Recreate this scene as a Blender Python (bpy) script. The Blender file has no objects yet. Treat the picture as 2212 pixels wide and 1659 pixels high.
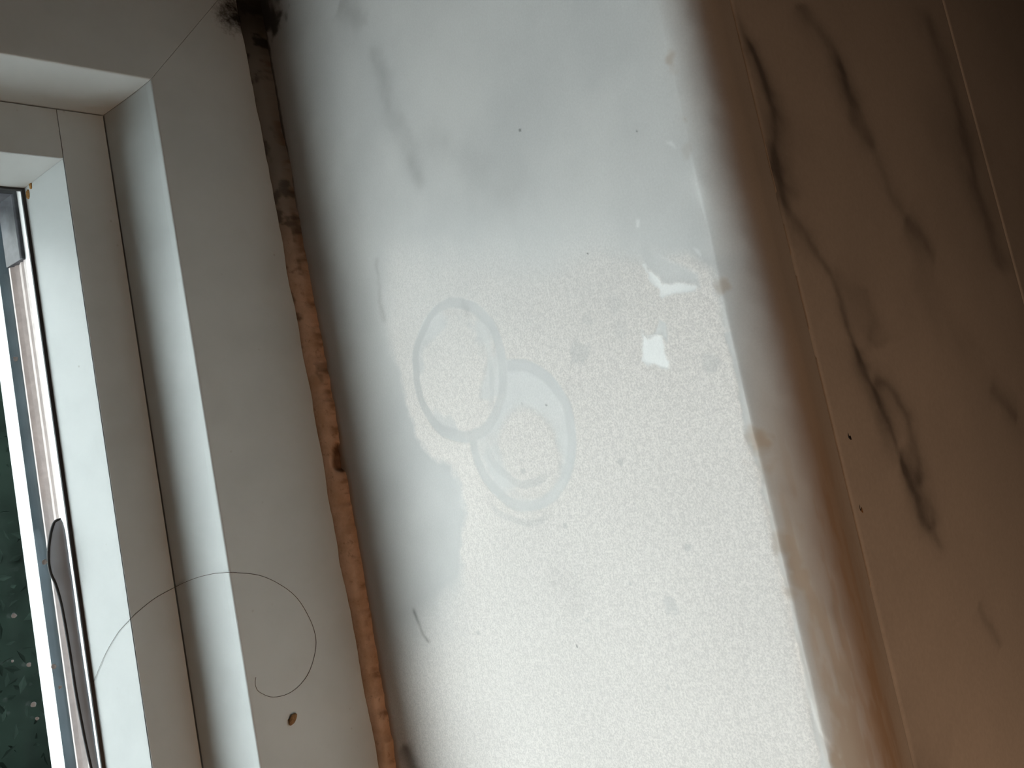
import bpy, math, random
import numpy as np

# ------------------------------------------------------------------ camera
F, CX, CY = 1900.0, 1106.0, 829.5


def unit(v):
    v = np.array(v, float)
    return v / np.linalg.norm(v)


VPX = (-2222.0 - CX, -15837.0 - CY)                 # where the lines along the sill meet
NX = F * math.tan(math.radians(46))
NY = (-F * F - VPX[0] * NX) / VPX[1]
ZW = -unit((NX, NY, F))
XW = -unit((VPX[0], VPX[1], F))
YW = np.cross(ZW, XW)
ROT = np.array([XW, YW, ZW])                        # rows: world axes in camera space (x right, y down, z ahead)
EYE = np.array([0.0, 0.39313, 0.25023])


def ray(px, py):
    return ROT @ np.array([px - CX, py - CY, F])


def at(px, py, axis, val):
    d = ray(px, py)
    return EYE + d * (val - EYE[axis]) / d[axis]


def at_plane(px, py, p0, n):
    d = ray(px, py)
    n = np.array(n, float)
    return EYE + d * (np.dot(np.array(p0) - EYE, n) / np.dot(d, n))


from mathutils import Matrix, Vector
sc = bpy.context.scene
cam_data = bpy.data.cameras.new('camera')
cam = bpy.data.objects.new('camera', cam_data)
sc.collection.objects.link(cam)
cam_data.sensor_fit = 'HORIZONTAL'
cam_data.sensor_width = 36.0
cam_data.lens = 36.0 * F / 2212.0
cam_data.clip_start = 0.01
M = np.eye(4)
M[:3, 0] = ROT[:, 0]
M[:3, 1] = -ROT[:, 1]
M[:3, 2] = -ROT[:, 2]
M[:3, 3] = EYE
cam.matrix_world = Matrix(M.tolist())
sc.camera = cam

# ------------------------------------------------------------------ light
sc.view_settings.view_transform = 'Standard'
sc.view_settings.look = 'None'
sc.view_settings.gamma = 1.0
sc.view_settings.use_curve_mapping = False
sc.view_settings.exposure = 0.0

world = bpy.data.worlds.new('overcast_sky')
sc.world = world
world.use_nodes = True
wn, wl = world.node_tree.nodes, world.node_tree.links
bg = wn['Background']
geo = wn.new('ShaderNodeTexCoord')
sep = wn.new('ShaderNodeSeparateXYZ')
wl.new(geo.outputs['Generated'], sep.inputs[0])
rng_ = wn.new('ShaderNodeMapRange')                 # overcast sky: zenith brighter than horizon
rng_.inputs['From Min'].default_value = 0.0
rng_.inputs['From Max'].default_value = 1.0
rng_.inputs['To Min'].default_value = 0.4
rng_.inputs['To Max'].default_value = 1.2
wl.new(sep.outputs['Z'], rng_.inputs['Value'])
mul = wn.new('ShaderNodeMath')
mul.operation = 'MULTIPLY'
mul.inputs[1].default_value = 9.0
wl.new(rng_.outputs[0], mul.inputs[0])
bg.inputs['Color'].default_value = (0.925, 0.985, 1.0, 1)
wl.new(mul.outputs[0], bg.inputs['Strength'])


def lamp(name, kind, loc, energy, color, size=0.1, aim=None):
    ld = bpy.data.lights.new(name, kind)
    ld.energy = energy
    ld.color = color
    if kind == 'AREA':
        ld.size = size
    else:
        ld.shadow_soft_size = size
    o = bpy.data.objects.new(name, ld)
    o.location = loc
    if aim is not None:
        o.rotation_euler = (Vector(aim) - Vector(loc)).to_track_quat('-Z', 'Y').to_euler()
    sc.collection.objects.link(o)
    return o


# warm room lamp out of frame, low on the side towards the bottom of the picture
lamp('room_lamp', 'POINT', (0.41, 0.58, 0.13), 3.1, (1.0, 0.585, 0.34), 0.05)
# sky portal in the window opening
WIN_X0, WIN_X1, WIN_Z1 = -0.31, 0.95, 1.46
pl = bpy.data.lights.new('window_portal', 'AREA')
pl.shape = 'RECTANGLE'
pl.size, pl.size_y = 1.26, 1.5
pl.cycles.is_portal = True
po = bpy.data.objects.new('window_portal', pl)
po.location = ((WIN_X0 + WIN_X1) / 2, -0.145, 0.70)
po.rotation_euler = (math.radians(90), 0, 0)        # faces into the room (+Y)
po.rotation_euler = (Vector((0, 1, 0))).to_track_quat('-Z', 'Z').to_euler()
sc.collection.objects.link(po)

# ------------------------------------------------------------------ helpers
rnd = random.Random(7)


def new_obj(name, verts, faces, mat=None, parent=None, smooth=False):
    me = bpy.data.meshes.new(name)
    me.from_pydata([tuple(map(float, v)) for v in verts], [], faces)
    me.update()
    if mat:
        me.materials.append(mat)
    if smooth:
        me.polygons.foreach_set('use_smooth', [True] * len(me.polygons))
    o = bpy.data.objects.new(name, me)
    sc.collection.objects.link(o)
    if parent:
        o.parent = parent
    return o


def grid_obj(name, P, mat=None, parent=None, smooth=True, attrs=None):
    """P: array (n, m, 3)."""
    n, m = P.shape[:2]
    me = bpy.data.meshes.new(name)
    me.vertices.add(n * m)
    me.vertices.foreach_set('co', P.reshape(-1).astype(np.float32))
    idx = np.arange(n * m).reshape(n, m)
    q = np.stack([idx[:-1, :-1], idx[1:, :-1], idx[1:, 1:], idx[:-1, 1:]], -1).reshape(-1, 4)
    nf = len(q)
    me.loops.add(nf * 4)
    me.loops.foreach_set('vertex_index', q.reshape(-1).astype(np.int32))
    me.polygons.add(nf)
    me.polygons.foreach_set('loop_start', np.arange(0, nf * 4, 4, dtype=np.int32))
    me.polygons.foreach_set('use_smooth', np.full(nf, smooth))
    me.update(calc_edges=True)
    for k, v in (attrs or {}).items():
        a = me.attributes.new(k, 'FLOAT', 'POINT')
        a.data.foreach_set('value', np.ascontiguousarray(v.reshape(-1), dtype=np.float32))
    if mat:
        me.materials.append(mat)
    o = bpy.data.objects.new(name, me)
    sc.collection.objects.link(o)
    if parent:
        o.parent = parent
    return o


def box_obj(name, x0, x1, y0, y1, z0, z1, mat=None, parent=None):
    v = [(x, y, z) for x in (x0, x1) for y in (y0, y1) for z in (z0, z1)]
    f = [(0, 1, 3, 2), (4, 6, 7, 5), (0, 4, 5, 1), (2, 3, 7, 6), (0, 2, 6, 4), (1, 5, 7, 3)]
    return new_obj(name, v, f, mat, parent)


def bevel(o, w, seg=2):
    b = o.modifiers.new('bevel', 'BEVEL')
    b.width = w
    b.segments = seg
    b.limit_method = 'ANGLE'
    return o


def empty(name, loc=(0, 0, 0)):
    o = bpy.data.objects.new(name, None)
    o.location = loc
    o.empty_display_size = 0.02
    sc.collection.objects.link(o)
    return o


def tag(o, label=None, cat=None, group=None, kind=None):
    if label:
        o['label'] = label
    if cat:
        o['category'] = cat
    if group:
        o['group'] = group
    if kind:
        o['kind'] = kind
    return o


_lat = np.random.RandomState(3).rand(257, 257)


def vnoise(x, y):
    xi, yi = np.floor(x).astype(int), np.floor(y).astype(int)
    fx, fy = x - xi, y - yi
    fx, fy = fx * fx * (3 - 2 * fx), fy * fy * (3 - 2 * fy)
    a, b = _lat[xi % 257, yi % 257], _lat[(xi + 1) % 257, yi % 257]
    c, d = _lat[xi % 257, (yi + 1) % 257], _lat[(xi + 1) % 257, (yi + 1) % 257]
    return (a * (1 - fx) + b * fx) * (1 - fy) + (c * (1 - fx) + d * fx) * fy


def fbm(x, y, s, oct_=4):
    t, amp, tot = 0.0, 1.0, 0.0
    for k in range(oct_):
        t = t + amp * vnoise(x * s * 2 ** k + 17.3 * k, y * s * 2 ** k + 5.1 * k)
        tot += amp
        amp *= 0.5
    return t / tot                                   # 0..1


def sstep(a, b, v):
    t = np.clip((v - a) / (b - a), 0, 1)
    return t * t * (3 - 2 * t)


def seg_dist(x, y, pts):
    """distance to polyline and position along it (0..1)."""
    best, par = np.full(x.shape, 1e9), np.zeros(x.shape)
    n = len(pts) - 1
    for i in range(n):
        ax, ay = pts[i][:2]
        bx, by = pts[i + 1][:2]
        dx, dy = bx - ax, by - ay
        t = np.clip(((x - ax) * dx + (y - ay) * dy) / (dx * dx + dy * dy + 1e-18), 0, 1)
        d = np.hypot(x - ax - t * dx, y - ay - t * dy)
        m = d < best
        best = np.where(m, d, best)
        par = np.where(m, (i + t) / n, par)
    return best, par


def poly_sd(x, y, pts):
    """signed distance to polygon, negative inside."""
    d, _ = seg_dist(x, y, list(pts) + [pts[0]])
    inside = np.zeros(x.shape, bool)
    n = len(pts)
    for i in range(n):
        ax, ay = pts[i][:2]
        bx, by = pts[(i + 1) % n][:2]
        c = ((ay > y) != (by > y)) & (x < (bx - ax) * (y - ay) / (by - ay + 1e-18) + ax)
        inside ^= c
    return np.where(inside, -d, d)


# ------------------------------------------------------------------ materials
def material(name, color, rough=0.5, spec=0.5, metal=0.0):
    m = bpy.data.materials.new(name)
    m.use_nodes = True
    b = m.node_tree.nodes['Principled BSDF']
    b.inputs['Base Color'].default_value = (*color, 1)
    b.inputs['Roughness'].default_value = rough
    b.inputs['Specular IOR Level'].default_value = spec
    b.inputs['Metallic'].default_value = metal
    return m, m.node_tree.nodes, m.node_tree.links, b


def N(nodes, typ, **kw):
    n = nodes.new(typ)
    for k, v in kw.items():
        if k in n.inputs.keys() if isinstance(k, str) else False:
            n.inputs[k].default_value = v
        else:
            setattr(n, k, v)
    return n


def math_node(nodes, links, op, a, b=None, clamp=False):
    n = nodes.new('ShaderNodeMath')
    n.operation = op
    n.use_clamp = clamp
    for i, v in enumerate((a, b)):
        if v is None:
            continue
        if isinstance(v, (int, float)):
            n.inputs[i].default_value = v
        else:
            links.new(v, n.inputs[i])
    return n.outputs[0]


def noise(nodes, links, coord, scale, detail=4, rough=0.6):
    n = nodes.new('ShaderNodeTexNoise')
    n.inputs['Scale'].default_value = scale
    n.inputs['Detail'].default_value = detail
    n.inputs['Roughness'].default_value = rough
    links.new(coord, n.inputs['Vector'])
    return n.outputs['Fac']


def ramp(nodes, links, fac, a, b, lo=0.0, hi=1.0):
    n = nodes.new('ShaderNodeMapRange')
    n.interpolation_type = 'SMOOTHSTEP'
    n.inputs['From Min'].default_value = a
    n.inputs['From Max'].default_value = b
    n.inputs['To Min'].default_value = lo
    n.inputs['To Max'].default_value = hi
    links.new(fac, n.inputs['Value'])
    return n.outputs[0]


def mixc(nodes, links, fac, a, b, mode='MIX'):
    n = nodes.new('ShaderNodeMix')
    n.data_type = 'RGBA'
    n.blend_type = mode
    for i, v in ((0, fac), (6, a), (7, b)):
        if isinstance(v, (int, float)):
            n.inputs[i].default_value = v
        elif isinstance(v, tuple):
            n.inputs[i].default_value = (*v, 1)
        else:
            links.new(v, n.inputs[i])
    return n.outputs[2]


def attr(nodes, name):
    n = nodes.new('ShaderNodeAttribute')
    n.attribute_name = name
    return n.outputs['Fac']


def bump(nodes, links, h, strength, dist, bsdf):
    n = nodes.new('ShaderNodeBump')
    n.inputs['Strength'].default_value = strength
    n.inputs['Distance'].default_value = dist
    links.new(h, n.inputs['Height'])
    links.new(n.outputs[0], bsdf.inputs['Normal'])


def objco(nodes):
    return nodes.new('ShaderNodeTexCoord').outputs['Object']


def mat_upvc():
    """white window plastic: faint grime, specks and black mould in the bottom corner"""
    m, n, l, b = material('white_window_plastic', (0.78, 0.79, 0.77), 0.38, 0.4)
    co = objco(n)
    base = mixc(n, l, ramp(n, l, noise(n, l, co, 28, 5), 0.35, 0.7), (0.595, 0.642, 0.648), (0.555, 0.602, 0.608))
    sp = n.new('ShaderNodeTexVoronoi')
    sp.inputs['Scale'].default_value = 95
    l.new(co, sp.inputs['Vector'])
    speck = math_node(n, l, 'MULTIPLY', ramp(n, l, sp.outputs['Distance'], 0.03, 0.075, 1, 0),
                      ramp(n, l, noise(n, l, co, 20, 2), 0.5, 0.62))
    base = mixc(n, l, math_node(n, l, 'MULTIPLY', speck, 0.45), base, (0.33, 0.32, 0.30))
    # mould: distance to the corner of frame and sill
    vm = n.new('ShaderNodeVectorMath')
    vm.operation = 'DISTANCE'
    vm.inputs[1].default_value = (-0.277, -0.003, 0.014)
    l.new(co, vm.inputs[0])
    near = ramp(n, l, vm.outputs['Value'], 0.0, 0.030, 1, 0)
    mld = ramp(n, l, math_node(n, l, 'ADD', math_node(n, l, 'MULTIPLY', near, 0.75), noise(n, l, co, 150, 6, 0.75)), 0.88, 1.32)
    base = mixc(n, l, mld, base, (0.018, 0.017, 0.014))
    l.new(base, b.inputs['Base Color'])
    return m


def mat_plain(name, col, rough=0.5, spec=0.4, var=0.12, scale=60, bmp=0.0, metal=0.0):
    m, n, l, b = material(name, col, rough, spec, metal)
    co = objco(n)
    f = noise(n, l, co, scale, 5)
    dark = tuple(c * (1 - var) for c in col)
    lite = tuple(min(1, c * (1 + var)) for c in col)
    l.new(mixc(n, l, ramp(n, l, f, 0.3, 0.7), dark, lite), b.inputs['Base Color'])
    if bmp:
        bump(n, l, f, bmp, 0.001, b)
    return m


def mat_sill():
    m, n, l, b = material('worn_white_marble', (0.7, 0.7, 0.69), 0.3, 0.5)
    co = objco(n)
    cloud = noise(n, l, co, 13, 5, 0.55)
    base = mixc(n, l, ramp(n, l, cloud, 0.32, 0.7), (0.500, 0.510, 0.508), (0.578, 0.584, 0.576))
    film = attr(n, 'film')
    g1 = noise(n, l, co, 1250, 4, 0.72)
    g2 = noise(n, l, co, 420, 4, 0.6)
    grain = ramp(n, l, math_node(n, l, 'ADD', math_node(n, l, 'MULTIPLY', g1, 0.65), math_node(n, l, 'MULTIPLY', g2, 0.35)), 0.395, 0.605)
    white = mixc(n, l, grain, (0.645, 0.622, 0.60), (0.805, 0.775, 0.745))
    col = mixc(n, l, film, base, white)
    sm = ramp(n, l, g1, 0.25, 0.75, 0.955, 1.045)    # faint overall grain
    col = mixc(n, l, 1.0, col, sm, 'MULTIPLY')
    col = mixc(n, l, 1.0, col, attr(n, 'shade'), 'MULTIPLY')
    col = mixc(n, l, attr(n, 'stain'), col, (0.41, 0.325, 0.25))
    col = mixc(n, l, attr(n, 'mould'), col, (0.02, 0.019, 0.016))
    l.new(col, b.inputs['Base Color'])
    l.new(ramp(n, l, film, 0, 1, 0.33, 0.68), b.inputs['Roughness'])
    h = math_node(n, l, 'MULTIPLY', grain, film)
    bump(n, l, h, 0.12, 0.0004, b)
    return m


def mat_tile():
    m, n, l, b = material('veined_marble_tile', (0.66, 0.63, 0.6), 0.22, 0.5)
    co = objco(n)
    cloud = noise(n, l, co, 9, 5, 0.55)
    base = mixc(n, l, ramp(n, l, cloud, 0.3, 0.72), (0.60, 0.60, 0.59), (0.68, 0.675, 0.66))
    col = mixc(n, l, attr(n, 'vein'), base, (0.10, 0.098, 0.10))
    fine = ramp(n, l, noise(n, l, co, 700, 3), 0.25, 0.75, 0.96, 1.04)
    col = mixc(n, l, 1.0, col, fine, 'MULTIPLY')
    l.new(col, b.inputs['Base Color'])
    return m


def mat_sealant():
    # tan where it has yellowed, grey near the window corner with shade painted in
    m, n, l, b = material('yellowed_silicone', (0.55, 0.36, 0.24), 0.5, 0.4)
    co = objco(n)
    f = noise(n, l, co, 90, 6, 0.7)
    base = mixc(n, l, ramp(n, l, f, 0.35, 0.65), (0.52, 0.35, 0.23), (0.66, 0.47, 0.34))
    f2 = noise(n, l, co, 260, 4, 0.7)
    base = mixc(n, l, ramp(n, l, f2, 0.56, 0.72, 0, 0.5), base, (0.22, 0.12, 0.06))
    base = mixc(n, l, attr(n, 'young_shaded'), base, (0.24, 0.235, 0.215))  # unyellowed end, darkened in colour to carry its shade
    col = mixc(n, l, attr(n, 'stain'), base, (0.16, 0.09, 0.05))
    col = mixc(n, l, attr(n, 'mould'), col, (0.018, 0.017, 0.014))
    l.new(col, b.inputs['Base Color'])
    bump(n, l, f, 0.25, 0.0012, b)
    return m


def mat_glass():
    m = bpy.data.materials.new('window_glass')
    m.use_nodes = True
    n, l = m.node_tree.nodes, m.node_tree.links
    n.remove(n['Principled BSDF'])
    tr = n.new('ShaderNodeBsdfTransparent')
    tr.inputs['Color'].default_value = (0.97, 0.977, 0.972, 1)
    gl = n.new('ShaderNodeBsdfGlossy')
    gl.inputs['Roughness'].default_value = 0.02
    fr = n.new('ShaderNodeFresnel')
    ge = n.new('ShaderNodeNewGeometry')               # the same reflectance entering and leaving the thin pane
    io = n.new('ShaderNodeMapRange')
    io.inputs['To Min'].default_value = 1.45
    io.inputs['To Max'].default_value = 1 / 1.45
    l.new(ge.outputs['Backfacing'], io.inputs['Value'])
    l.new(io.outputs[0], fr.inputs['IOR'])
    mx = n.new('ShaderNodeMixShader')
    l.new(fr.outputs[0], mx.inputs[0])
    l.new(tr.outputs[0], mx.inputs[1])
    l.new(gl.outputs[0], mx.inputs[2])
    l.new(mx.outputs[0], n['Material Output'].inputs['Surface'])
    return m


MAT = dict(
    upvc=mat_upvc(), sill=mat_sill(), tile=mat_tile(), sealant=mat_sealant(), glass=mat_glass(),
    rubber=mat_plain('black_rubber', (0.035, 0.036, 0.038), 0.45, 0.4),
    greyrubber=mat_plain('grey_rubber', (0.58, 0.64, 0.74), 0.5, 0.4, 0.08),
    spacer=mat_plain('matt_aluminium', (0.60, 0.53, 0.51), 0.42, 0.5, 0.10, 220, 0.15),
    bluestrip=mat_plain('slate_blue_seal', (0.075, 0.105, 0.125), 0.5, 0.4, 0.2),
    brightwhite=mat_plain('glint_white', (0.90, 0.91, 0.91), 0.25, 0.5, 0.03),  # white that paints the glint behind the inner pane
    key=mat_plain('dark_corner_key', (0.045, 0.048, 0.06), 0.4, 0.5, 0.5, 90),
    plaster=mat_plain('cream_plaster', (0.16, 0.155, 0.15), 0.8, 0.2, 0.05, 8),
    reveal=mat_plain('grey_plaster', (0.13, 0.135, 0.135), 0.8, 0.2, 0.05, 20),
    floor=mat_plain('brown_floor_boards', (0.10, 0.08, 0.065), 0.5, 0.4, 0.25, 6),
    darkwall=mat_plain('dark_brown_paint', (0.04, 0.032, 0.03), 0.7, 0.2, 0.06, 6),
    warmwall=mat_plain('grey_brown_paint', (0.10, 0.09, 0.08), 0.8, 0.2, 0.06, 6),
    grout=mat_plain('pale_grout', (0.52, 0.47, 0.42), 0.7, 0.3, 0.1, 150),
    hair=mat_plain('dark_brown_hair', (0.055, 0.042, 0.034), 0.4, 0.5, 0.1),
    crumb=mat_plain('brown_crumb', (0.26, 0.15, 0.065), 0.7, 0.3, 0.35, 900, 0.4),
    black=mat_plain('black_lint', (0.018, 0.014, 0.012), 0.7, 0.2),
    rust=mat_plain('rusty_residue', (0.38, 0.20, 0.06), 0.8, 0.2, 0.4, 700, 0.4),
    leaf=mat_plain('dark_hedge_leaf', (0.011, 0.019, 0.015), 0.8, 0.05, 0.4, 9),
    bark=mat_plain('hedge_twig', (0.06, 0.045, 0.03), 0.8, 0.2, 0.3),
    soil=mat_plain('garden_soil', (0.04, 0.04, 0.028), 0.9, 0.1, 0.4, 5),
    spot=mat_plain('dried_water_spot', (0.50, 0.50, 0.52), 0.8, 0.2),
)

# ------------------------------------------------------------------ dimensions read off the photograph
YF = -0.003                                          # room face of the fixed frame
YS = -0.037                                          # room face of the sash
YG = -0.067                                          # room face of the glass
YFRONT, RN = 0.2555, 0.0150                          # front face of the sill and its bullnose radius


def mean_z(px, y):
    return float(np.mean([at(*p, 1, y)[2] for p in px]))


def mean_x(px, y):
    return float(np.mean([at(*p, 1, y)[0] for p in px]))


zA = mean_z([(326, 177), (380, 525), (483, 1150), (564, 1659)], YF)
xA = mean_x([(0, 114.6), (160, 143), (316, 170)], YF)
zB = mean_z([(228, 248), (263, 525), (363, 1150), (440, 1659)], YS)
xB = mean_x([(0, 215), (115, 234), (215, 246)], YS)
zC = mean_z([(135, 346), (196, 750), (236, 1000), (331, 1659)], YS)
xC = mean_x([(0, 324), (134, 344)], YS)
zD = mean_z([(49, 410), (95, 750), (133, 1000), (224, 1659)], YG)
xD = mean_x([(0, 405), (45, 409)], YG)
print('profile', [round(v * 1000, 1) for v in (zA, xA, zB, xB, zC, xC, zD, xD)])
SUM_X, SUM_Z = WIN_X0 + WIN_X1, WIN_Z1 - 0.010       # mirror sums for the opposite members


def member(name, prof, side, parent, mat, gap=0.00012, smooth=False):
    """prof: list of (y, x, z) at the bottom-left mitre; side bottom/left/top/right; one closed prism per member"""
    a, b = [], []
    for y, x, z in prof:
        if side == 'bottom':
            a.append((x + gap, y, z)); b.append((SUM_X - x - gap, y, z))
        elif side == 'left':
            a.append((x, y, z + gap)); b.append((x, y, SUM_Z - z - gap))
        elif side == 'top':
            a.append((x + gap, y, SUM_Z - z)); b.append((SUM_X - x - gap, y, SUM_Z - z))
        else:
            a.append((SUM_X - x, y, z + gap)); b.append((SUM_X - x, y, SUM_Z - z - gap))
    n = len(prof)
    v = a + b
    f = [(i, (i + 1) % n, n + (i + 1) % n, n + i) for i in range(n)]
    f += [tuple(range(n - 1, -1, -1)), tuple(range(n, 2 * n))]
    if side in ('bottom', 'right'):
        f = [tuple(reversed(q)) for q in f]
    return new_obj(name, v, f, mat, parent)


def rounded(p0, p1, p2, r, k=3):
    """replace corner p1 by k+1 points on a quadratic curve"""
    p0, p1, p2 = map(np.array, (p0, p1, p2))
    a = p1 + unit(p0 - p1) * r
    c = p1 + unit(p2 - p1) * r
    return [tuple((1 - t) ** 2 * a + 2 * t * (1 - t) * p1 + t * t * c) for t in np.linspace(0, 1, k + 1)]


# ================================================================== STRUCTURE
# ---- window
window = empty('window_1', (0, 0, 0))
tag(window, 'white plastic casement window with double glazing, seen at its lower corner', 'window', kind='structure')

slope = (xA - (-0.2699)) / (zA - 0.0345)             # the visible weld line on the frame face
zo = -0.012
xo = xA - slope * (zA - zo)
pA, pB = (YF, xA, zA), (YS, xB, zB)
# hollow (scotia) moulding between the frame face and the sash
curve = [(YF + (YS - YF) * t, xA + (xB - xA) * t ** 1.2, zA + (zB - zA) * t ** 1.2) for t in (0.12, 0.25, 0.4, 0.52, 0.63, 0.73, 0.81, 0.88, 0.94, 0.98)]
prof = [(-0.125, xo, zo), (YF, xo, zo)]
prof += rounded((YF, xo, zo), pA, curve[1], 0.0011)
prof += curve + [pB, (-0.125, xB, zB)]
for s, nm in (('bottom', 'frame_rail'), ('left', 'frame_jamb'), ('top', 'frame_head'), ('right', 'frame_jamb')):
    member(nm, prof, s, window, MAT['upvc'])

# sash: rail runs through, stiles butt on top of it
e = 0.0008
rail = [(-0.120, xB + e, zB + e), (YS, xB + e, zB + e), (YS, xC, zC - 0.0002), (-0.120, xC, zC - 0.0002)]


def bar(name, x0, x1, y0, y1, z0, z1, mat=MAT['upvc']):
    return box_obj(name, x0, x1, y0, y1, z0, z1, mat, window)


bar('sash_rail', xB + e, SUM_X - xB - e, -0.120, YS, zB + e, zC - 0.0001)
bar('sash_rail', xB + e, SUM_X - xB - e, -0.120, YS, SUM_Z - zC, SUM_Z - zB - e)
bar('sash_stile', xB + e, xC, -0.120, YS, zC + 0.00022, SUM_Z - zC - 0.0002)
bar('sash_stile', SUM_X - xC, SUM_X - xB - e, -0.120, YS, zC + 0.00022, SUM_Z - zC - 0.0002)
# glazing bead: flat slope up to the glass
cC = (YS + 0.0002, xC, zC)
bead = [(YG, xC + 0.0001, zC + 0.0001)]
bead += rounded((YS - 0.004, xC, zC + 0.0001), (YS, xC + 0.0001, zC + 0.0001), (YG, xD, zD), 0.0007)
bead += [(YG, xD, zD)]
for s in ('bottom', 'left', 'top', 'right'):
    member('glazing_bead', bead, s, window, MAT['upvc'], gap=0.00006)

# what is seen through the inner pane, read off the photo along px row 1000 (strip edges left of the bead)
ROW = 1000.0


def z_at(px, y):
    return float(at(px, ROW, 1, y)[2])


Y2 = -0.0715                                         # behind the inner pane
GX0, GX1 = xD - 0.004, SUM_X - xD + 0.004
GZ1 = SUM_Z - zD + 0.004
# black gasket against the pane
zg1 = z_at(125.5, YG - 0.0004)
g = [(YG + 0.0014, xD - 0.0008, zD - 0.0006), (YG + 0.0012, xD + 0.0008, zD + 0.0010),
     (YG - 0.0001, xD + 0.0012, zg1), (YG - 0.0001, xD - 0.0008, zD - 0.0006)]
for s in ('bottom', 'left', 'top', 'right'):
    member('glazing_gasket', g, s, window, MAT['rubber'], gap=0.0)
# panes
bar('glass_pane', GX0, GX1, YG - 0.0042, YG - 0.0002, zD - 0.006, GZ1, MAT['glass'])
Y3 = -0.0915
bar('glass_pane', GX0, GX1, Y3 - 0.0042, Y3 - 0.0002, zD - 0.006, GZ1, MAT['glass'])


def strip(name, pts, mat, x0=GX0, x1=GX1, bottom=None):
    """long prism along the rail from an open (y, z) profile, closed underneath"""
    zb = bottom if bottom is not None else zD - 0.008
    prof = list(pts) + [(pts[-1][0], zb), (pts[0][0], zb)]
    n = len(prof)
    v = [(x0, y, z) for y, z in prof] + [(x1, y, z) for y, z in prof]
    f = [(i, n + i, n + (i + 1) % n, (i + 1) % n) for i in range(n)]
    f += [tuple(range(n)), tuple(range(2 * n - 1, n - 1, -1))]
    return new_obj(name, v, f, mat, window)


# white strip standing in for a glint, then the grooved spacer bar, then slate seal, then outer white bead
strip('glint_strip', [(Y2, z_at(127, Y2)), (Y2 - 0.0006, z_at(126, Y2)), (Y2 - 0.0042, z_at(116, Y2 - 0.0042))], MAT['brightwhite'])
ys0, ys1 = Y2 - 0.0043, Y3 + 0.0004
xk = float(at(45, 560, 1, ys0)[0])
sp = []
edge_px = [116, 111, 109.5, 105, 103, 98, 96, 90, 88, 79, 76]
for i, px in enumerate(edge_px):
    t = i / (len(edge_px) - 1)
    y = ys0 + (ys1 - ys0) * t
    z = z_at(px, y)
    if i in (2, 5, 6, 8):
        z -= 0.0009
    sp.append((y, z))
strip('spacer_bar', sp, MAT['spacer'], x0=xk)
zk = sp[0][1]
k = strip('corner_key', [(ys0 + 0.0004, sp[0][1] + 0.0014), (ys0 - 0.001, sp[0][1] + 0.0022), (ys1, sp[-1][1] + 0.0012)], MAT['key'], x0=GX0, x1=xk)
bevel(k, 0.0006)
ya, yb = Y3 - 0.0044, Y3 - 0.0072
strip('slate_seal', [(ya, z_at(76, ya)), (ya - 0.0005, z_at(72, ya)), (yb, z_at(52, yb))], MAT['bluestrip'])
yc, yd = yb - 0.0002, yb - 0.020
strip('outer_bead', [(yc, z_at(52, yc)), (yc - 0.001, z_at(49, yc - 0.001)), (yd, z_at(24, yd))], MAT['upvc'])
strip('outer_rail', [(yd - 0.0002, z_at(25, yd)), (yd - 0.01, z_at(25, yd) - 0.004)], MAT['upvc'], bottom=zB)
# stile side of the glazing unit
bar('spacer_bar', GX0, xD - 0.0006, ys1, ys0, zk + 0.001, GZ1, MAT['key'])
bar('spacer_bar', SUM_X - xD + 0.0006, GX1, ys1, ys0, zk, GZ1, MAT['spacer'])
bar('outer_bead', GX0 - 0.02, xD - 0.0004, yd, yc, zk, GZ1, MAT['upvc'])
bar('outer_bead', SUM_X - xD + 0.0004, GX1 + 0.02, yd, yc, zk, GZ1, MAT['upvc'])

# loose grey gasket that has slipped up behind the inner pane (a bulging flap with a dark lip)
flap_l = [(131, 1122), (118, 1128), (110, 1150), (105, 1185), (105, 1215), (110, 1240), (120, 1262), (131, 1300),
          (139, 1340), (146, 1380), (154, 1430), (163, 1490), (174, 1550), (186, 1610), (197, 1659), (212, 1720)]
flap_r = [(131, 1122), (136, 1130), (141, 1150), (146, 1185), (150, 1215), (154, 1240), (157, 1262), (162, 1300),
          (167, 1340), (173, 1380), (180, 1430), (189, 1490), (198, 1550), (206, 1610), (213, 1659), (222, 1720)]
yfl = Y2 - 0.0006
A = np.array([at(*p, 1, yfl - 0.0002) for p in flap_l])
B = np.array([at(*p, 1, yfl + 0.0) for p in flap_r])
rows = []
for t in np.linspace(0, 1, 6):
    r_ = A * (1 - t) + B * t
    r_[:, 1] += 0.0004 * math.sin(math.pi * t)
    rows.append(r_)
P = np.array(rows)
fl = grid_obj('loose_gasket', P, MAT['greyrubber'], window)
so = fl.modifiers.new('solid', 'SOLIDIFY')
so.thickness = 0.0003


def tube(name, pts, rad, mat, parent=None, seg=6, taper=None):
    pts = [np.array(p) for p in pts]
    n = len(pts)
    P = np.zeros((n, seg + 1, 3))
    up0 = np.array((0.3, 0.7, 0.6))
    for i in range(n):
        t = unit(pts[min(i + 1, n - 1)] - pts[max(i - 1, 0)])
        u = unit(np.cross(t, up0))
        w = np.cross(t, u)
        r = rad * (taper(i / (n - 1)) if taper else 1)
        for j in range(seg + 1):
            a = 2 * math.pi * j / seg
            P[i, j] = pts[i] + r * (math.cos(a) * u + math.sin(a) * w)
    return grid_obj(name, P, mat, parent)


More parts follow.
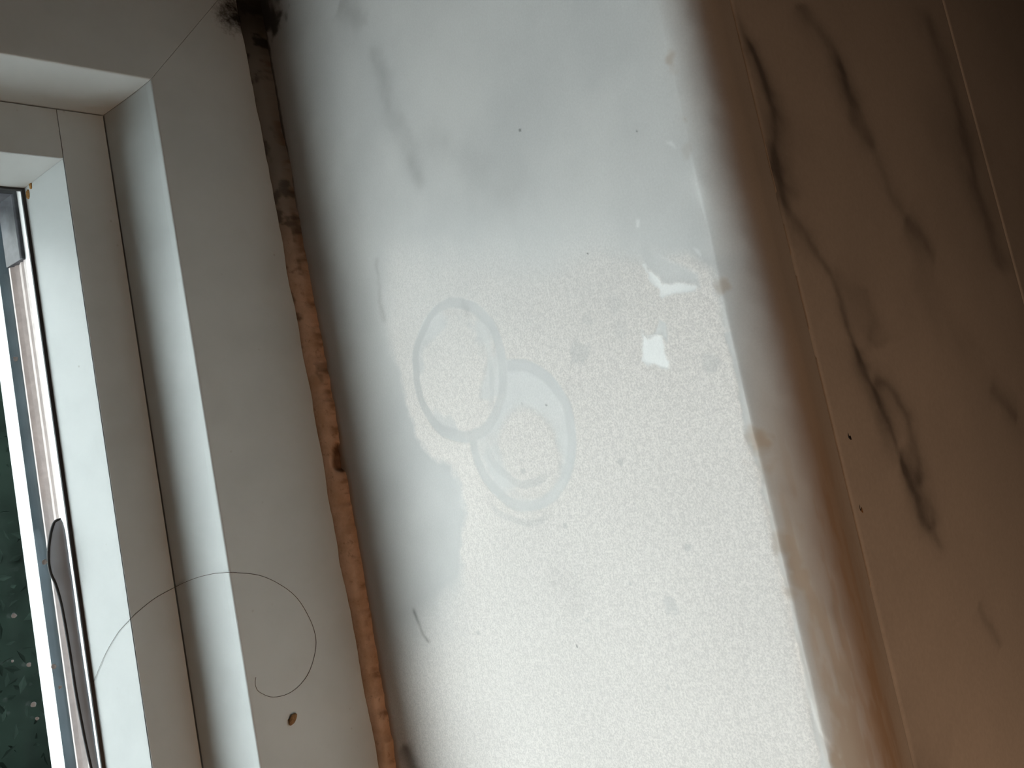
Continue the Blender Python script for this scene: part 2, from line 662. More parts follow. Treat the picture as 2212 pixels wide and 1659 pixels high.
def spline(pts, k=8):
    pts = [np.array(p, float) for p in pts]
    out = []
    for i in range(len(pts) - 1):
        p0, p1, p2, p3 = pts[max(i - 1, 0)], pts[i], pts[i + 1], pts[min(i + 2, len(pts) - 1)]
        for t in np.linspace(0, 1, k, endpoint=False):
            out.append(0.5 * (2 * p1 + (p2 - p0) * t + (2 * p0 - 5 * p1 + 4 * p2 - p3) * t * t + (3 * p1 - p0 - 3 * p2 + p3) * t ** 3))
    out.append(pts[-1])
    return out


lip = tube('gasket_lip', spline(A, 4), 0.00075, MAT['rubber'], window)
lip.parent = fl

# rust coloured residue in the bead corner
def blob(name, c, rx, ry, rz, mat, parent=None, seed=1, rotz=0.0, amp=0.25, n=10, m=14):
    th = np.linspace(0, math.pi, n)[:, None]
    ph = np.linspace(0, 2 * math.pi, m)[None, :]
    d = np.stack([np.sin(th) * np.cos(ph), np.sin(th) * np.sin(ph), np.cos(th) + 0 * ph], -1)
    k = 1 + amp * (fbm(d[..., 0] * 2 + seed, d[..., 1] * 2 + d[..., 2] * 2 + seed, 1.3, 3) - 0.5) * 2
    k[:, -1] = k[:, 0]
    P = d * k[..., None] * np.array((rx, ry, rz))
    return P


def place_blob(name, c, axes, size, mat, parent=None, seed=1, amp=0.25, n=10, m=14):
    """axes: 3 unit vectors; size: three radii"""
    P = blob(name, c, *size, mat, seed=seed, amp=amp, n=n, m=m)
    W = P @ np.array(axes) + np.array(c)
    return grid_obj(name, W, mat, parent)


nb = unit((0, zD - zC, YS - YG))                      # normal of the glazing bead slope on the rail
tb = unit(np.array((0, YG - YS, zD - zC)))
for k_, (px, py, a_, b_) in enumerate([(66, 400, 0.0021, 0.0012), (60, 420, 0.0024, 0.0015)]):
    c = at_plane(px, py, (0, YS, zC), nb)
    place_blob('rust_residue', c, [(1, 0, 0), tb, nb], (a_, b_, 0.0003), MAT['rust'], window, seed=k_ * 3 + 1, amp=0.5)

# dried spots on the pane
for k_, (px, py, r_) in enumerate([(72, 1522, 0.0012), (80, 1552, 0.0008), (116, 1440, 0.0012), (130, 1484, 0.0009), (62, 1436, 0.0010),
                                   (30, 1330, 0.0012), (96, 1214, 0.0013), (27, 1428, 0.0006), (34, 775, 0.0012)]):
    c = at(px, py, 1, YG)
    o = place_blob('water_spot', c, [(1, 0, 0), (0, 0, 1), (0, -1, 0)], (r_, r_, 0.0001), MAT['spot'], window, seed=k_, amp=0.45, n=6, m=10)

# ---- sill
XS0, XS1 = -0.315, 0.955
film_px = [(868, 592), (940, 588), (1060, 592), (1180, 606), (1290, 560), (1385, 575), (1480, 560), (1530, 590), (1545, 640), (1552, 700), (1572, 740),
           (1588, 820), (1606, 905), (1622, 985), (1640, 1030), (1668, 1160), (1700, 1290), (1730, 1430), (1752, 1540), (1775, 1659), (1830, 1900),
           (700, 1900), (860, 1659), (850, 1450), (950, 1330), (985, 1270), (1003, 1180), (1008, 1110), (998, 1050), (975, 1005),
           (925, 965), (885, 900), (872, 840), (856, 760), (850, 690)]
S = lambda px: [at(*p, 2, 0.0)[:2] for p in px]


def sill_masks(x, y, z, s):
    """s: arc position past the bullnose start (0 on the flat top)"""
    u, v = x, y + s                                   # unrolled coordinates
    wx = u + 0.0030 * (fbm(u, v, 160, 4) - 0.5)
    wy = v + 0.0030 * (fbm(u + 3.1, v + 1.7, 160, 4) - 0.5)
    sd = poly_sd(wx, wy, S(film_px))
    sd = sd + 0.0085 * (fbm(u + 6, v + 2, 130, 5) - 0.5) * (v < 0.15) * sstep(0.15, 0.13, v)
    top_soft = 0.004 + 0.018 * sstep(-0.06, -0.10, u)
    film = sstep(top_soft, -0.3 * top_soft, sd + 0.008 * (fbm(u, v, 70, 4) - 0.5) * sstep(-0.055, -0.13, u))
    strong = 1 - 0.45 * sstep(-0.01, 0.04, u)         # the crust is coarsest below the window corner
    crisp = np.where(v > 0.215, sstep(0.0007, -0.0007, sd), film)
    wide = 0.022 * sstep(0.03, 0.06, u) * (v < 0.15) + 1e-5
    film = np.where(v < 0.15, np.where(u > 0.03, sstep(wide + 0.003, -wide - 0.003, sd), film), film)
    film = np.where(u > -0.035, crisp * (v > 0.2) + film * (v <= 0.2), film)
    shade = np.ones_like(u)
    # rings left by a bottle
    def ring(cx, cy, r, w, k, a0=None, aw=1.2, wob=0.0012):
        ang = np.arctan2(v - cy, u - cx)
        rr = np.hypot(u - cx, v - cy) + wob * (fbm(np.cos(ang) * 2 + 9, np.sin(ang) * 2 + cx * 100, 1.5, 3) - 0.5) * 2
        ww = w * (0.75 + 0.7 * fbm(np.cos(ang) + 4 + cx * 50, np.sin(ang) + 7, 1.2, 2))
        m = sstep(ww, ww * 0.55, np.abs(rr - (r - w * 0.6)) * 1.3)
        if a0 is not None:
            da = np.abs((ang - a0 + math.pi) % (2 * math.pi) - math.pi)
            m = m * sstep(aw, aw * 0.5, da)
        return m * k
    c1, c2 = (-0.0533, 0.1040), (-0.0190, 0.1345)
    r1, r2 = 0.0317, 0.0312
    d1, d2 = np.hypot(u - c1[0], v - c1[1]), np.hypot(u - c2[0], v - c2[1])
    in1, in2 = sstep(r1 + 0.0004, r1 - 0.0008, d1), sstep(r2 + 0.0004, r2 - 0.0008, d2)
    patch = fbm(u + 0.5, v + 0.2, 55, 4)
    # inside the rings the crust is patchier
    film = film * (1 - 0.0 * in1)
    inside1 = in1 * (0.25 + 0.95 * sstep(0.38, 0.58, patch + 0.25 * sstep(0.024, 0.008, d1)))
    film = film * (1 - in1) + np.minimum(1, inside1) * in1
    e2 = np.hypot((u + 0.0120) / 0.0170, (v - 0.1370) / 0.0150)
    inside2 = 0.15 + 0.8 * sstep(1.25, 0.85, e2) + 0.55 * sstep(0.45, 0.60, patch) * sstep(-0.03, -0.01, u)
    only2 = in2 * (1 - in1)
    film = film * (1 - only2) + np.clip(inside2, 0, 1) * only2
    rg = np.maximum(ring(*c1, r1, 0.0036, 0.9), (1 - in1) * ring(*c2, r2, 0.0036, 0.85))
    rg = np.maximum(rg, ring(c1[0] + 0.003, c1[1] - 0.009, 0.0320, 0.0022, 0.55, 1.35, 0.5))
    rg = np.maximum(rg, (1 - in1) * ring(c2[0] - 0.002, c2[1] + 0.001, 0.0238, 0.0028, 0.55, -0.5, 1.2))
    rg = np.maximum(rg, (1 - in2) * ring(c2[0] + 0.006, c2[1] - 0.002, 0.0312, 0.0022, 0.35, -0.3, 0.8))
    film = film * (1 - 0.85 * rg)
    shade *= 1 - 0.12 * rg
    # small dull blots in the crust
    for px, py, rr, k in [(1252, 765, 0.0056, 0.75), (1330, 660, 0.0045, 0.35), (1537, 785, 0.0042, 0.7), (1448, 1308, 0.0034, 0.8), (1340, 720, 0.004, 0.4),
                          (1270, 690, 0.0026, 0.5), (1485, 1181, 0.0016, 0.9), (1220, 1137, 0.0013, 0.9), (1340, 998, 0.0014, 0.9), (1033, 1368, 0.0013, 0.9),
                          (1130, 1018, 0.0014, 0.9), (1444, 1485, 0.0012, 0.8), (1268, 1340, 0.0010, 0.8), (1361, 1260, 0.0009, 0.8), (1235, 1000, 0.0010, 0.6)]:
        c = at(px, py, 2, 0)
        d = np.hypot(u - c[0], v - c[1]) + 0.25 * rr * (fbm(u + px, v, 300, 3) - 0.5) * 2
        m = sstep(rr * 1.1, rr * 0.6, d + 0.5 * rr * (fbm(u + py, v + 1, 420, 3) - 0.5) * 2) * k * 0.6
        film = film * (1 - 0.8 * m)
        shade *= 1 - 0.085 * m * (1.6 if rr < 0.002 else 1)
    # peeled flakes: bare marble and the bright bits beside them
    def poly(px, soft=0.00045):
        return sstep(soft, -soft, poly_sd(u + 0.0012 * (fbm(u, v, 500, 3) - 0.5), v + 0.0012 * (fbm(u + 1, v, 500, 3) - 0.5), S(px)))
    bare = np.maximum(poly([(1385, 535), (1398, 525), (1408, 545), (1440, 560), (1475, 575), (1505, 590), (1512, 622), (1500, 615), (1470, 612), (1432, 616), (1425, 600), (1408, 588), (1392, 575)], 0.0012),
                      poly([(1390, 715), (1398, 728), (1412, 722), (1424, 690), (1438, 700), (1441, 737), (1430, 726), (1418, 722), (1404, 732), (1394, 729)]))
    gloss = np.maximum(poly([(1399, 588), (1410, 590), (1421, 600), (1430, 616), (1450, 613), (1480, 613), (1504, 618), (1500, 628), (1470, 633), (1440, 638), (1430, 646), (1424, 640), (1422, 622), (1412, 618), (1400, 606)]),
                       poly([(1387, 570), (1393, 572), (1400, 588), (1396, 592)]))
    gloss = np.maximum(gloss, poly([(1386, 712), (1391, 728), (1400, 734), (1418, 723), (1432, 730), (1434, 755), (1440, 775), (1446, 780), (1442, 798), (1430, 796), (1412, 786), (1396, 792), (1387, 780)], 0.0006))
    gloss = np.maximum(gloss, 0.8 * poly([(1374, 478), (1380, 476), (1379, 490), (1375, 492)], 0.0008))
    gloss = np.maximum(gloss, 0.6 * poly([(1440, 308), (1452, 306), (1460, 318), (1452, 314)], 0.0008))
    gloss = np.maximum(gloss, 0.6 * poly([(1498, 534), (1510, 540), (1513, 560), (1508, 548)], 0.0006))
    film = film * (1 - 0.9 * bare) * (1 - gloss) + 0
    shade *= (1 - 0.03 * bare) * (1 + 0.37 * gloss)
    # veins in the slab
    def vein(px, w, k, warp=0.004, sc_=90):
        d, t = seg_dist(u + warp * (fbm(u, v, sc_, 4) - 0.5) * 2, v + warp * (fbm(u + 2, v + 5, sc_, 4) - 0.5) * 2, S(px))
        return k * np.exp(-(d / w) ** 2) * (0.45 + 1.0 * fbm(u + 8, v, 120, 3)) * sstep(0, 0.12, t) * sstep(1, 0.88, t)
    shade *= 1 - vein([(818, 75), (812, 120), (826, 170), (838, 250), (875, 300), (905, 370), (918, 430)], 0.0055, 0.17)
    shade *= 1 - vein([(880, 290), (990, 320), (1030, 365), (1090, 400), (1140, 430)], 0.010, 0.08)
    shade *= 1 - vein([(730, 0), (745, 15), (760, 30), (790, 60)], 0.007, 0.22)
    shade *= 1 - vein([(812, 560), (818, 590), (820, 640), (838, 700)], 0.0016, 0.14)
    shade *= 1 - vein([(890, 1310), (905, 1345), (916, 1372), (930, 1395)], 0.0012, 0.42, 0.0015)
    shade *= 1 - vein([(870, 1600), (888, 1640), (905, 1680), (930, 1740)], 0.006, 0.5)
    shade *= 1 - vein([(1180, 1230), (1230, 1270), (1245, 1300), (1260, 1330)], 0.006, 0.05)
    shade *= 1 - vein([(995, 650), (1010, 668), (1012, 690)], 0.0018, 0.12, 0.001)
    shade *= 1 + 0.05 * (fbm(u + 4, v + 9, 22, 4) - 0.5) * 2
    # specks
    for px, py, rr in [(1123, 281, 0.0007), (1270, 548, 0.0004), (1128, 872, 0.0004), (1180, 875, 0.0005), (1376, 282, 0.0004), (1246, 1396, 0.0005)]:
        c = at(px, py, 2, 0)
        shade *= 1 - 0.7 * sstep(rr * 1.3, rr * 0.5, np.hypot(u - c[0], v - c[1]))
    # worn front edge: browner past the crust, small chips
    stain = np.zeros_like(u)
    front = sstep(0.236, 0.246, v)
    streak = fbm(u * 0.25 + 3, v * 1.6, 300, 4)
    stain += front * (0.12 + 0.62 * sstep(-0.06, 0.03, u) + 0.30 * sstep(0.42, 0.62, streak) * sstep(-0.03, 0.06, u))
    for px, py, rr, k in [(1447, 135, 0.0036, 0.8), (1478, 256, 0.0020, 0.5), (1485, 322, 0.003, 0.25), (1558, 616, 0.0034, 0.85), (1632, 942, 0.0050, 0.75), (1640, 980, 0.0060, 0.45),
                          (1690, 1180, 0.0040, 0.6), (1712, 1215, 0.0034, 0.6), (1722, 1250, 0.0030, 0.6), (1703, 1285, 0.0030, 0.5), (1800, 1640, 0.0030, 0.9)]:
        c = at(px, py, 2, 0)
        d = np.hypot((u - c[0]) * 0.8, v - c[1]) + rr * 0.7 * (fbm(u + py, v, 260, 3) - 0.5) * 2
        stain += 0.55 * k * sstep(rr, rr * 0.3, d)
        shade *= 1 - 0.22 * k * sstep(rr * 0.8, rr * 0.2, d)
    stain += 0.75 * sstep(0.0065, 0.002, v + 0.004 * (fbm(u, v, 90, 4) - 0.5)) * sstep(-0.16, -0.06, u)
    stain = np.clip(stain * sstep(0.276, 0.258, v), 0, 1)
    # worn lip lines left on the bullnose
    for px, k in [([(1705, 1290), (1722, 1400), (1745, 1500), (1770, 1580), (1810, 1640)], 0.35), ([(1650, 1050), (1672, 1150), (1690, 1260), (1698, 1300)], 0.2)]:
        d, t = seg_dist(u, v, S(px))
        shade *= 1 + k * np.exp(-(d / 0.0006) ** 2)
    c = np.array((-0.292, 0.0))
    dm = np.hypot((u - c[0]) * 0.8, v - c[1])
    mould = np.clip(sstep(0.85, 1.1, fbm(u, v, 110, 5) + 0.75 * sstep(0.05, 0.0, dm)), 0, 1) * 0.9
    mould = np.maximum(mould, 0.8 * sstep(0.0022, 0.0004, v + 0.0016 * (fbm(u, v, 260, 3) - 0.5)) * sstep(-0.14, -0.2, u))
    film = film * (0.55 + 0.45 * sstep(-0.10, -0.035, u + 0.02 * (fbm(u, v, 60, 3) - 0.5)))
    return dict(film=np.clip(film * (0.8 + 0.2 * strong), 0, 1), shade=shade, stain=stain, mould=mould)


xs = np.concatenate([np.linspace(XS0, -0.275, 8, endpoint=False), np.arange(-0.275, 0.175, 0.0006), np.linspace(0.175, XS1, 60)])
yt = np.concatenate([[-0.010], np.arange(-0.004, YFRONT - RN, 0.0006), [YFRONT - RN]])
prof_y, prof_z, prof_s = list(yt), [0.0] * len(yt), [0.0] * len(yt)
for a in np.linspace(0, math.pi / 2, 44)[1:]:
    prof_y.append(YFRONT - RN + RN * math.sin(a)); prof_z.append(-RN + RN * math.cos(a))
    prof_s.append(RN * (a - math.sin(a)))
z_low = float(np.mean([at(*p, 1, YFRONT)[2] for p in [(1575, 0), (1680, 420), (1750, 750), (1800, 930), (1850, 1130), (1900, 1370), (1975, 1659)]]))
z_joint = float(np.mean([at(*p, 1, YFRONT)[2] for p in [(2040, 0), (2110, 280), (2160, 440), (2212, 640)]]))
print('sill lower edge', z_low, 'tile joint', z_joint)
for z in np.linspace(-RN, z_low, 40)[1:]:
    prof_y.append(YFRONT); prof_z.append(z); prof_s.append(RN * (math.pi / 2 - 1) + (-RN - z))
n_front = len(prof_y)
for y, z in ((YFRONT - 0.004, z_low), (0.0, z_low), (-0.010, z_low), (-0.010, 0.0)):
    prof_y.append(y); prof_z.append(z); prof_s.append(0.2)
prof_y, prof_z, prof_s = map(np.array, (prof_y, prof_z, prof_s))
X, Yg = np.meshgrid(xs, prof_y, indexing='ij')
_, Zg = np.meshgrid(xs, prof_z, indexing='ij')
_, Sg = np.meshgrid(xs, prof_s, indexing='ij')
# the lip is worn to a slanting edge towards the middle of the sill: start the bullnose at an angle there
A0 = math.radians(40) * sstep(-0.085, 0.0, X)
ang = np.zeros_like(X)
kt = len(yt)
ang[:, kt:kt + 43] = np.linspace(0, 1, 44)[1:][None, :]
on_arc = ang > 0
aa = A0 + (math.pi / 2 - A0) * ang
Yg = np.where(on_arc, YFRONT - RN + RN * (np.sin(aa) - np.sin(A0)) / (1 - np.sin(A0)), Yg)
Zg = np.where(on_arc, -RN * (np.cos(A0) - np.cos(aa)) / np.cos(A0), Zg)
masks = sill_masks(X, Yg, Zg, Sg)
near_edge = sstep(0.232, 0.243, Yg) * sstep(-0.02, -0.004, Zg)
Zd = Zg - near_edge * 0.0012 * (fbm(X, Yg + Sg, 45, 4) - 0.35) - 0.0002 * masks['stain'] * near_edge
Zd = Zd - 0.00008 * (1 - masks['film']) * (Zg > -1e-6)
P = np.stack([X, Yg, Zd], -1)
sill = grid_obj('marble_windowsill', P, MAT['sill'], attrs=masks)
tag(sill, 'white marble windowsill with two overlapping water rings, chalky crust and worn rounded front edge', 'windowsill', kind='thing')

# ---- sealant between frame and sill
Le = [(571, 70), (586, 160), (603, 265), (623, 350), (637, 440), (648, 500), (661, 569), (673, 637), (688, 717), (703, 789), (717, 865), (730, 945), (740, 1000),
      (750, 1050), (758, 1100), (774, 1191), (787.5, 1268), (804, 1369.5), (818, 1454), (831, 1528), (845, 1599), (853, 1659)]
Lf = [(608.5, 511), (619, 590), (639, 670), (655.6, 771), (673.7, 862), (684.5, 923), (702.6, 1025), (713.5, 1100), (718, 1120), (737, 1231), (757, 1319),
      (774, 1420), (791, 1518), (809, 1599), (818, 1659)]
e_pts = sorted([tuple(at(*p, 2, 0.0)) for p in Le])
f_pts = sorted([tuple(at(*p, 1, YF)) for p in Lf])
sx = np.concatenate([np.arange(-0.300, 0.18, 0.0008), np.linspace(0.18, 0.93, 60)])
ey = np.interp(sx, [p[0] for p in e_pts], [p[1] for p in e_pts])
fz = np.interp(sx, [-0.30] + [p[0] for p in f_pts], [0.0135] + [p[2] for p in f_pts])
jag = 0.0010 * (fbm(sx, sx * 0 + 2.5, 220, 4) - 0.5) * 2
ey = ey + jag + 0.0010
fz = fz + 0.0005 * (fbm(sx, sx * 0 + 8.5, 90, 4) - 0.5) * 2
T = np.linspace(0, 1, 14)
P = np.zeros((len(sx), len(T) + 2, 3))
hx = at(731, 988, 2, 0)[0]
stain = np.zeros((len(sx), len(T) + 2))
mould = np.zeros_like(stain)
for j, t in enumerate(T):
    bul = 0.0016 * math.sin(math.pi * t)
    P[:, j + 1, 0] = sx
    P[:, j + 1, 1] = YF + 0.0002 + (ey - YF) * t + bul * 0.9
    P[:, j + 1, 2] = fz * (1 - t) + bul
    dx = (sx - hx) / 0.0085
    hole = sstep(1.0, 0.72, np.hypot(dx, (t - 0.86) / (0.42 - 0.18 * np.clip(dx, -1, 1) * -1)))
    dep = 0.0026 * hole
    P[:, j + 1, 1] -= dep
    P[:, j + 1, 2] -= np.minimum(dep, P[:, j + 1, 2] - 0.0001)
    blot = fbm(sx, sx * 0 + t * 0.006, 260, 4)
    stain[:, j + 1] = np.clip(0.95 * hole + sstep(0.56, 0.70, blot) * sstep(0.5, 1.0, t) * 0.6 + 0.2 * sstep(0.12, 0.0, t), 0, 1)
    mould[:, j + 1] = np.clip(sstep(-0.235, -0.285, sx) * 0.7 + sstep(-0.13, -0.26, sx) * 0.25 + sstep(0.6, 0.75, fbm(sx, sx * 0 + t * 0.01 + 4, 150, 4)) * 0.6 * sstep(-0.02, -0.1, sx), 0, 1)
P[:, 0] = P[:, 1]; P[:, 0, 1] = YF - 0.002; P[:, -1] = P[:, -2]; P[:, -1, 2] = -0.002
stain[:, -1], stain[:, 0] = stain[:, -2], stain[:, 1]
mould[:, -1], mould[:, 0] = mould[:, -2], mould[:, 1]
seal = grid_obj('silicone_sealant', P, MAT['sealant'], attrs=dict(stain=stain, mould=mould, young_shaded=np.repeat(sstep(-0.10, -0.19, sx)[:, None], len(T) + 2, 1)))
tag(seal, 'yellowed torn bead of silicone sealant between window frame and marble sill', 'sealant', kind='thing')
for k_, (px, py, r_) in enumerate([(553, 62, 0.0042), (563, 82, 0.0042), (545, 40, 0.0048), (577, 154, 0.0017), (567, 92, 0.0026), (605, 272, 0.0010)]):
    c = at(px, py, 1, YF)
    o = place_blob('mould_growth', c + np.array((0, 0.0005, 0)), [(1, 0, 0), (0, 0, 1), (0, -1, 0)], (r_ * 1.3, r_, 0.0009), MAT['black'], seal, seed=k_ + 11, amp=0.8, n=10, m=18)

# ---- tiled wall below the sill
wall = empty('wall_window', (0, 0, 0))
tag(wall, 'marble tiled wall below the windowsill with grey diagonal veins', 'wall', kind='structure')
WX0, WX1 = -0.36, 1.9
TY0 = YFRONT - 0.010


def wbox(name, *a, mat=MAT['plaster']):
    return box_obj(name, *a, mat, wall)


wbox('masonry', WX0, WX1, -0.13, TY0, -1.15, z_low - 0.0002)
wbox('masonry', WX0, -0.3005, -0.13, TY0, z_low, 1.75)
wbox('masonry', 0.9405, WX1, -0.13, TY0, z_low, 1.75)
wbox('masonry', -0.3005, 0.9405, -0.13, TY0, WIN_Z1 - 0.02, 1.75)
wbox('reveal', -0.300, -0.2925, -0.0028, TY0, 0.0002, WIN_Z1 - 0.021, mat=MAT['reveal'])
wbox('reveal', 0.9325, 0.940, -0.0028, TY0, 0.0002, WIN_Z1 - 0.021, mat=MAT['reveal'])

veins_px = [  # (points, half width in px, strength)
    ([(1590, 0), (1607, 80), (1650, 160), (1672, 235), (1672, 310), (1700, 420), (1740, 500), (1790, 580), (1810, 640), (1850, 740), (1868, 800), (1900, 870), (1940, 960), (1968, 1030), (2000, 1110), (2030, 1180), (2048, 1215)], 9, 0.50),
    ([(1607, 80), (1650, 160), (1690, 250), (1682, 350), (1720, 450)], 22, 0.30),
    ([(1725, 0), (1745, 40), (1790, 90), (1820, 150), (1850, 260), (1890, 330)], 16, 0.42),
    ([(1790, 90), (1850, 220), (1880, 300), (1930, 420), (1985, 500), (2025, 560)], 11, 0.30),
    ([(1960, 470), (1990, 520), (2030, 565)], 22, 0.30),
    ([(1800, 590), (1850, 640), (1890, 720), (1902, 760)], 26, 0.22),
    ([(1870, 620), (1895, 700), (1885, 740)], 8, 0.16),
    ([(1845, 730), (1870, 820), (1905, 900), (1950, 980)], 24, 0.30),
    ([(1880, 810), (1920, 835), (1965, 900), (1990, 1000), (2000, 1060)], 10, 0.42),
    ([(1950, 980), (1990, 1050), (2020, 1150)], 18, 0.30),
    ([(1960, 560), (2050, 700), (2120, 800), (2180, 880), (2230, 960)], 40, 0.14),
    ([(2140, 830), (2175, 870), (2200, 900)], 14, 0.26),
    ([(2115, 1300), (2140, 1350), (2165, 1400)], 7, 0.26),
    ([(2165, 1385), (2168, 1420)], 5, -0.10),
    ([(1995, 0), (2040, 120), (2080, 260), (2110, 400), (2150, 520), (2180, 600)], 26, 0.42),
    ([(1600, 200), (1660, 330), (1700, 450), (1720, 560)], 30, 0.12),
    ([(1716, 590), (1724, 620)], 4, 0.22),
    ([(1920, 1659), (1980, 1690), (2050, 1750)], 30, 0.35),
]
MMPX = 0.00026


def tile_vein(x, z):
    v = np.zeros_like(x)
    for pts, w, k in veins_px:
        q = [at(*p, 1, YFRONT) for p in pts]
        q = [(p[0], p[2] * 0.85) for p in q]
        wx = x + 0.0045 * (fbm(x, z, 70, 5) - 0.5) * 2
        wz = z * 0.85 + 0.0045 * (fbm(x + 5, z + 3, 70, 5) - 0.5) * 2
        d, t = seg_dist(wx, wz, q)
        ww = w * MMPX * (0.55 + 0.9 * fbm(x + 2, z + 6, 50, 3))
        v = v + k * (0.62 * np.exp(-(d / ww) ** 2) + 0.38 * np.exp(-(d / (2.6 * ww)) ** 2)) * sstep(0, 0.08, t) * sstep(1, 0.9, t) * (0.6 + 0.8 * fbm(x, z, 90, 4))
    v = v + 0.10 * sstep(0.5, 0.75, fbm(x, z * 0.5, 16, 4))
    return np.clip(v, -0.1, 0.85)


def tile(x0, x1, z0, z1, fine):
    r = 0.0012
    st = 0.0012 if fine else 0.03
    nx, nz = max(2, int((x1 - x0 - 2 * r) / st)), max(2, int((z1 - z0 - 2 * r) / st))
    gx = np.concatenate([[x0, x0, x0 + r * 0.3], np.linspace(x0 + r, x1 - r, nx), [x1 - r * 0.3, x1, x1]])
    gz = np.concatenate([[z0, z0, z0 + r * 0.3], np.linspace(z0 + r, z1 - r, nz), [z1 - r * 0.3, z1, z1]])
    dep = lambda n: np.concatenate([[0.008, r, 0.3 * r], np.zeros(n), [0.3 * r, r, 0.008]])
    Xt, Zt = np.meshgrid(gx, gz, indexing='ij')
    Dx, Dz = np.meshgrid(dep(nx), dep(nz), indexing='ij')
    Y = (YFRONT - 0.0004) - np.maximum(Dx, Dz)
    return grid_obj('tile', np.stack([Xt, Y, Zt], -1)[::-1], MAT['tile'], wall, attrs=dict(vein=tile_vein(Xt, Zt)[::-1]))


jg = 0.0014
edges = [-0.355, 0.27, 0.87, 1.47, 1.89]
zrow = [z_low - 0.0012, z_joint, z_joint - 0.26, z_joint - 0.52, -1.148]
for r_ in range(4):
    for c_ in range(len(edges) - 1):
        tile(edges[c_] + jg / 2, edges[c_ + 1] - jg / 2, zrow[r_ + 1] + jg / 2, zrow[r_] - jg / 2, fine=(r_ < 2 and edges[c_] == -0.355))
gr = box_obj('grout', WX0 + 0.01, WX1 - 0.01, TY0 - 0.002, YFRONT - 0.0014, -1.148, z_low - 0.0002, MAT['grout'], wall)
# thin irregular line of caulk under the sill
cx_ = np.arange(-0.33, 0.30, 0.001)
wv = 0.00045 * (0.7 + 1.2 * fbm(cx_, cx_ * 0 + 3, 60, 4))
T = np.linspace(0, math.pi, 7)
P = np.zeros((len(cx_), 7, 3))
for j, a in enumerate(T):
    P[:, j, 0] = cx_
    P[:, j, 1] = YFRONT - 0.0006 + (0.0007 * (fbm(cx_, cx_ * 0 + 7, 30, 3) > 0.42) + 0.0001) * math.sin(a)
    P[:, j, 2] = z_low - 0.0006 + wv * 0.45 * math.cos(a) + 0.0003 * (fbm(cx_, cx_ * 0, 40, 3) - 0.5)
grid_obj('caulk_line', P, MAT['grout'], wall)

# ---- the rest of the room, out of frame
RY1 = 2.7
tag(box_obj('floor', WX0, WX1, TY0, RY1, -1.2, -1.15, MAT['floor']), 'brown boarded floor', 'floor', kind='structure')
tag(box_obj('ceiling', WX0, WX1, TY0, RY1, 1.75, 1.80, MAT['plaster']), 'plain ceiling', 'ceiling', kind='structure')
tag(box_obj('wall_back', WX0, WX1, RY1, RY1 + 0.05, -1.2, 1.8, MAT['warmwall']), 'dim grey-brown back wall', 'wall', kind='structure')
tag(box_obj('wall_left', WX0 - 0.05, WX0, -0.13, RY1, -1.2, 1.8, MAT['darkwall']), 'dark brown painted wall close on the left', 'wall', kind='structure')
tag(box_obj('wall_right', WX1, WX1 + 0.05, -0.13, RY1, -1.2, 1.8, MAT['warmwall']), 'painted wall on the right', 'wall', kind='structure')

# ---- outside: garden ground and a tall dark hedge close to the window
g_ = grid_obj('ground', np.stack(np.meshgrid(np.linspace(-6, 6, 20), np.linspace(-9, -0.14, 20), indexing='ij') + [np.full((20, 20), -1.4)], -1), MAT['soil'])
tag(g_, 'dark garden soil outside the window', 'ground', kind='structure')
hedge = empty('hedge', (0.3, -1.6, -1.4))
tag(hedge, 'tall dark green hedge outside, dim behind the window glass', 'hedge')
hr = np.random.RandomState(5)
HB = hedge.location
core = box_obj('hedge_core', -1.05, 2.4, -0.35, 0.25, 0.0, 2.50, MAT['leaf'], hedge)
nL = 30000
c = np.stack([hr.uniform(-1.15, 2.5, nL), hr.uniform(0.22, 0.42, nL), hr.uniform(0.0, 2.65, nL)], -1)
top = hr.rand(nL) < 0.25
c[top, 1] = hr.uniform(-0.4, 0.35, top.sum())
c[top, 2] = hr.uniform(2.45, 2.65, top.sum())
u = hr.normal(size=(nL, 3)); u /= np.linalg.norm(u, axis=1)[:, None]
w = np.cross(u, hr.normal(size=(nL, 3))); w /= np.linalg.norm(w, axis=1)[:, None]
L = hr.uniform(0.008, 0.016, nL)[:, None]
bend = np.cross(u, w) * L * 0.12
V = np.stack([c - u * L, c + w * L * 0.42 + bend, c + u * L, c - w * L * 0.42 + bend], 1).reshape(-1, 3)
Fq = [(4 * i, 4 * i + 1, 4 * i + 2, 4 * i + 3) for i in range(nL)]
tag(new_obj('foliage', V, Fq, MAT['leaf'], hedge), kind='stuff')

tag(box_obj('sky_block_canopy', WX0, WX1, -0.25, -0.132, 1.08, 1.16, MAT['reveal']), 'unseen canopy added outside the window to block high sky light', 'canopy', kind='structure')  # out of view, added to cut the steep sky light

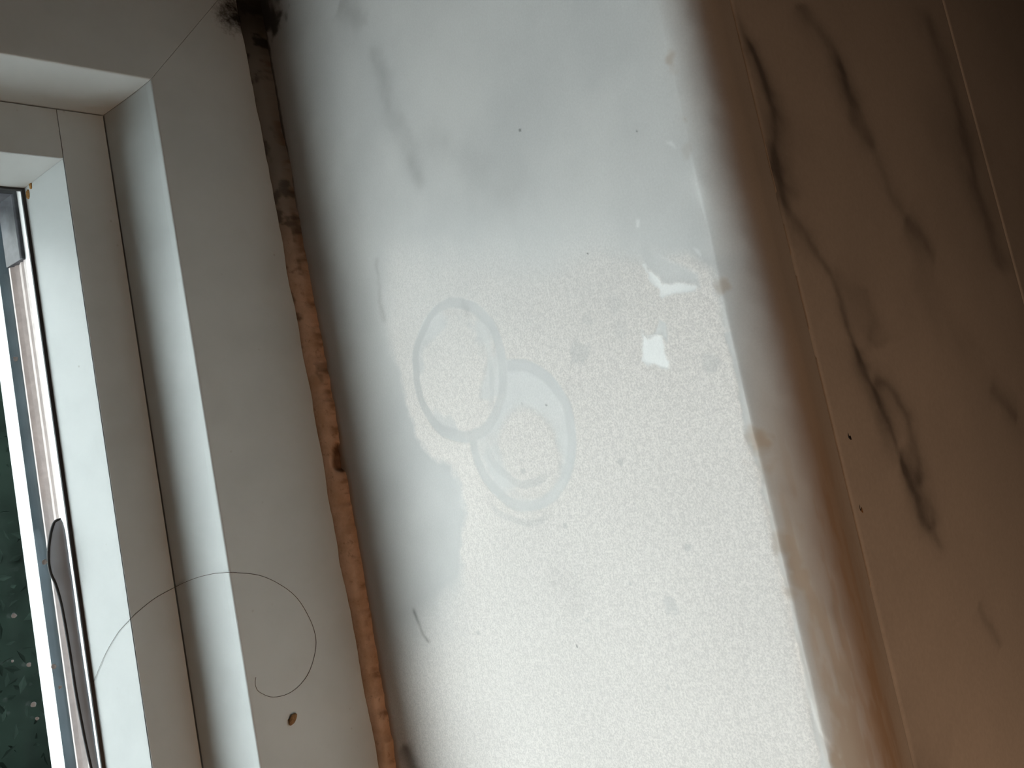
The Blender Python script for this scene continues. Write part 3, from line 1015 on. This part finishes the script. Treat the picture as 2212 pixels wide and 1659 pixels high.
# ================================================================== SMALL THINGS
na = unit((0, zB - zA, YF - YS))                      # normal of the frame bead slope
EPS = 0.00018
hair_px = [(553, 1463), (552, 1480), (561, 1495), (590, 1506), (625.5, 1497), (653, 1474), (671, 1444), (682, 1402), (681, 1371), (668, 1334), (641, 1291), (604, 1262),
           (561, 1243), (512, 1237), (498, 1236.5), (480, 1237.5), (457, 1240), (425, 1248), (397, 1259), (381, 1267), (377, 1269), (334, 1293), (300, 1320), (285, 1334), (276, 1343), (254, 1368), (227, 1414), (203, 1471), (190, 1502)]
hp = []
for px, py in hair_px:
    xA_ = 326 + 0.160 * (py - 177)
    if px > 499:
        hp.append(at(px, py, 1, YF + EPS))
    elif px > 379:
        hp.append(at_plane(px, py, np.array((0, YF, zA)) + na * EPS * 1.3, na))
    elif px > 284:
        hp.append(at(px, py, 1, YS + EPS))
    else:
        hp.append(at_plane(px, py, np.array((0, YS, zC)) + nb * EPS * 1.6, nb))
hair = tube('hair_strand', spline(hp, 8), 0.00012, MAT['hair'], seg=5, taper=lambda t: 0.55 + 0.45 * math.sin(math.pi * min(1, max(0, t * 0.9 + 0.08))))
tag(hair, 'long dark hair curling across the white window frame', 'hair')

c = at(631, 1553, 1, YF)
cr = place_blob('crumb', c + np.array((0, 0.0007, 0)), [unit((0.75, 0, 0.66)), unit((-0.66, 0, 0.75)), (0, -1, 0)], (0.0029, 0.0017, 0.0009), MAT['crumb'], seed=4, amp=0.3, n=12, m=18)
tag(cr, 'small brown seed-like crumb stuck on the frame face below the hair', 'crumb')

for k_, (px, py, qx, qy, r_, lab) in enumerate([
        (1836, 941, 1839, 949, 0.00034, 'short black bristle on the veined tile, upper of two slivers'),
        (1861, 1096, 1864, 1107, 0.00026, 'thin brown sliver on the veined tile, lower of two slivers')]):
    a_, b_ = at(px, py, 1, YFRONT + 0.0002), at(qx, qy, 1, YFRONT + 0.0002)
    mid_ = (a_ + b_) / 2 + np.array((0.0003, 0, 0.0003))
    tag(tube('lint_sliver', spline([a_, mid_, b_], 4), r_, MAT['black' if k_ == 0 else 'crumb'], taper=lambda t: 0.4 + 0.6 * math.sin(math.pi * (0.1 + 0.8 * t))), lab, 'sliver')
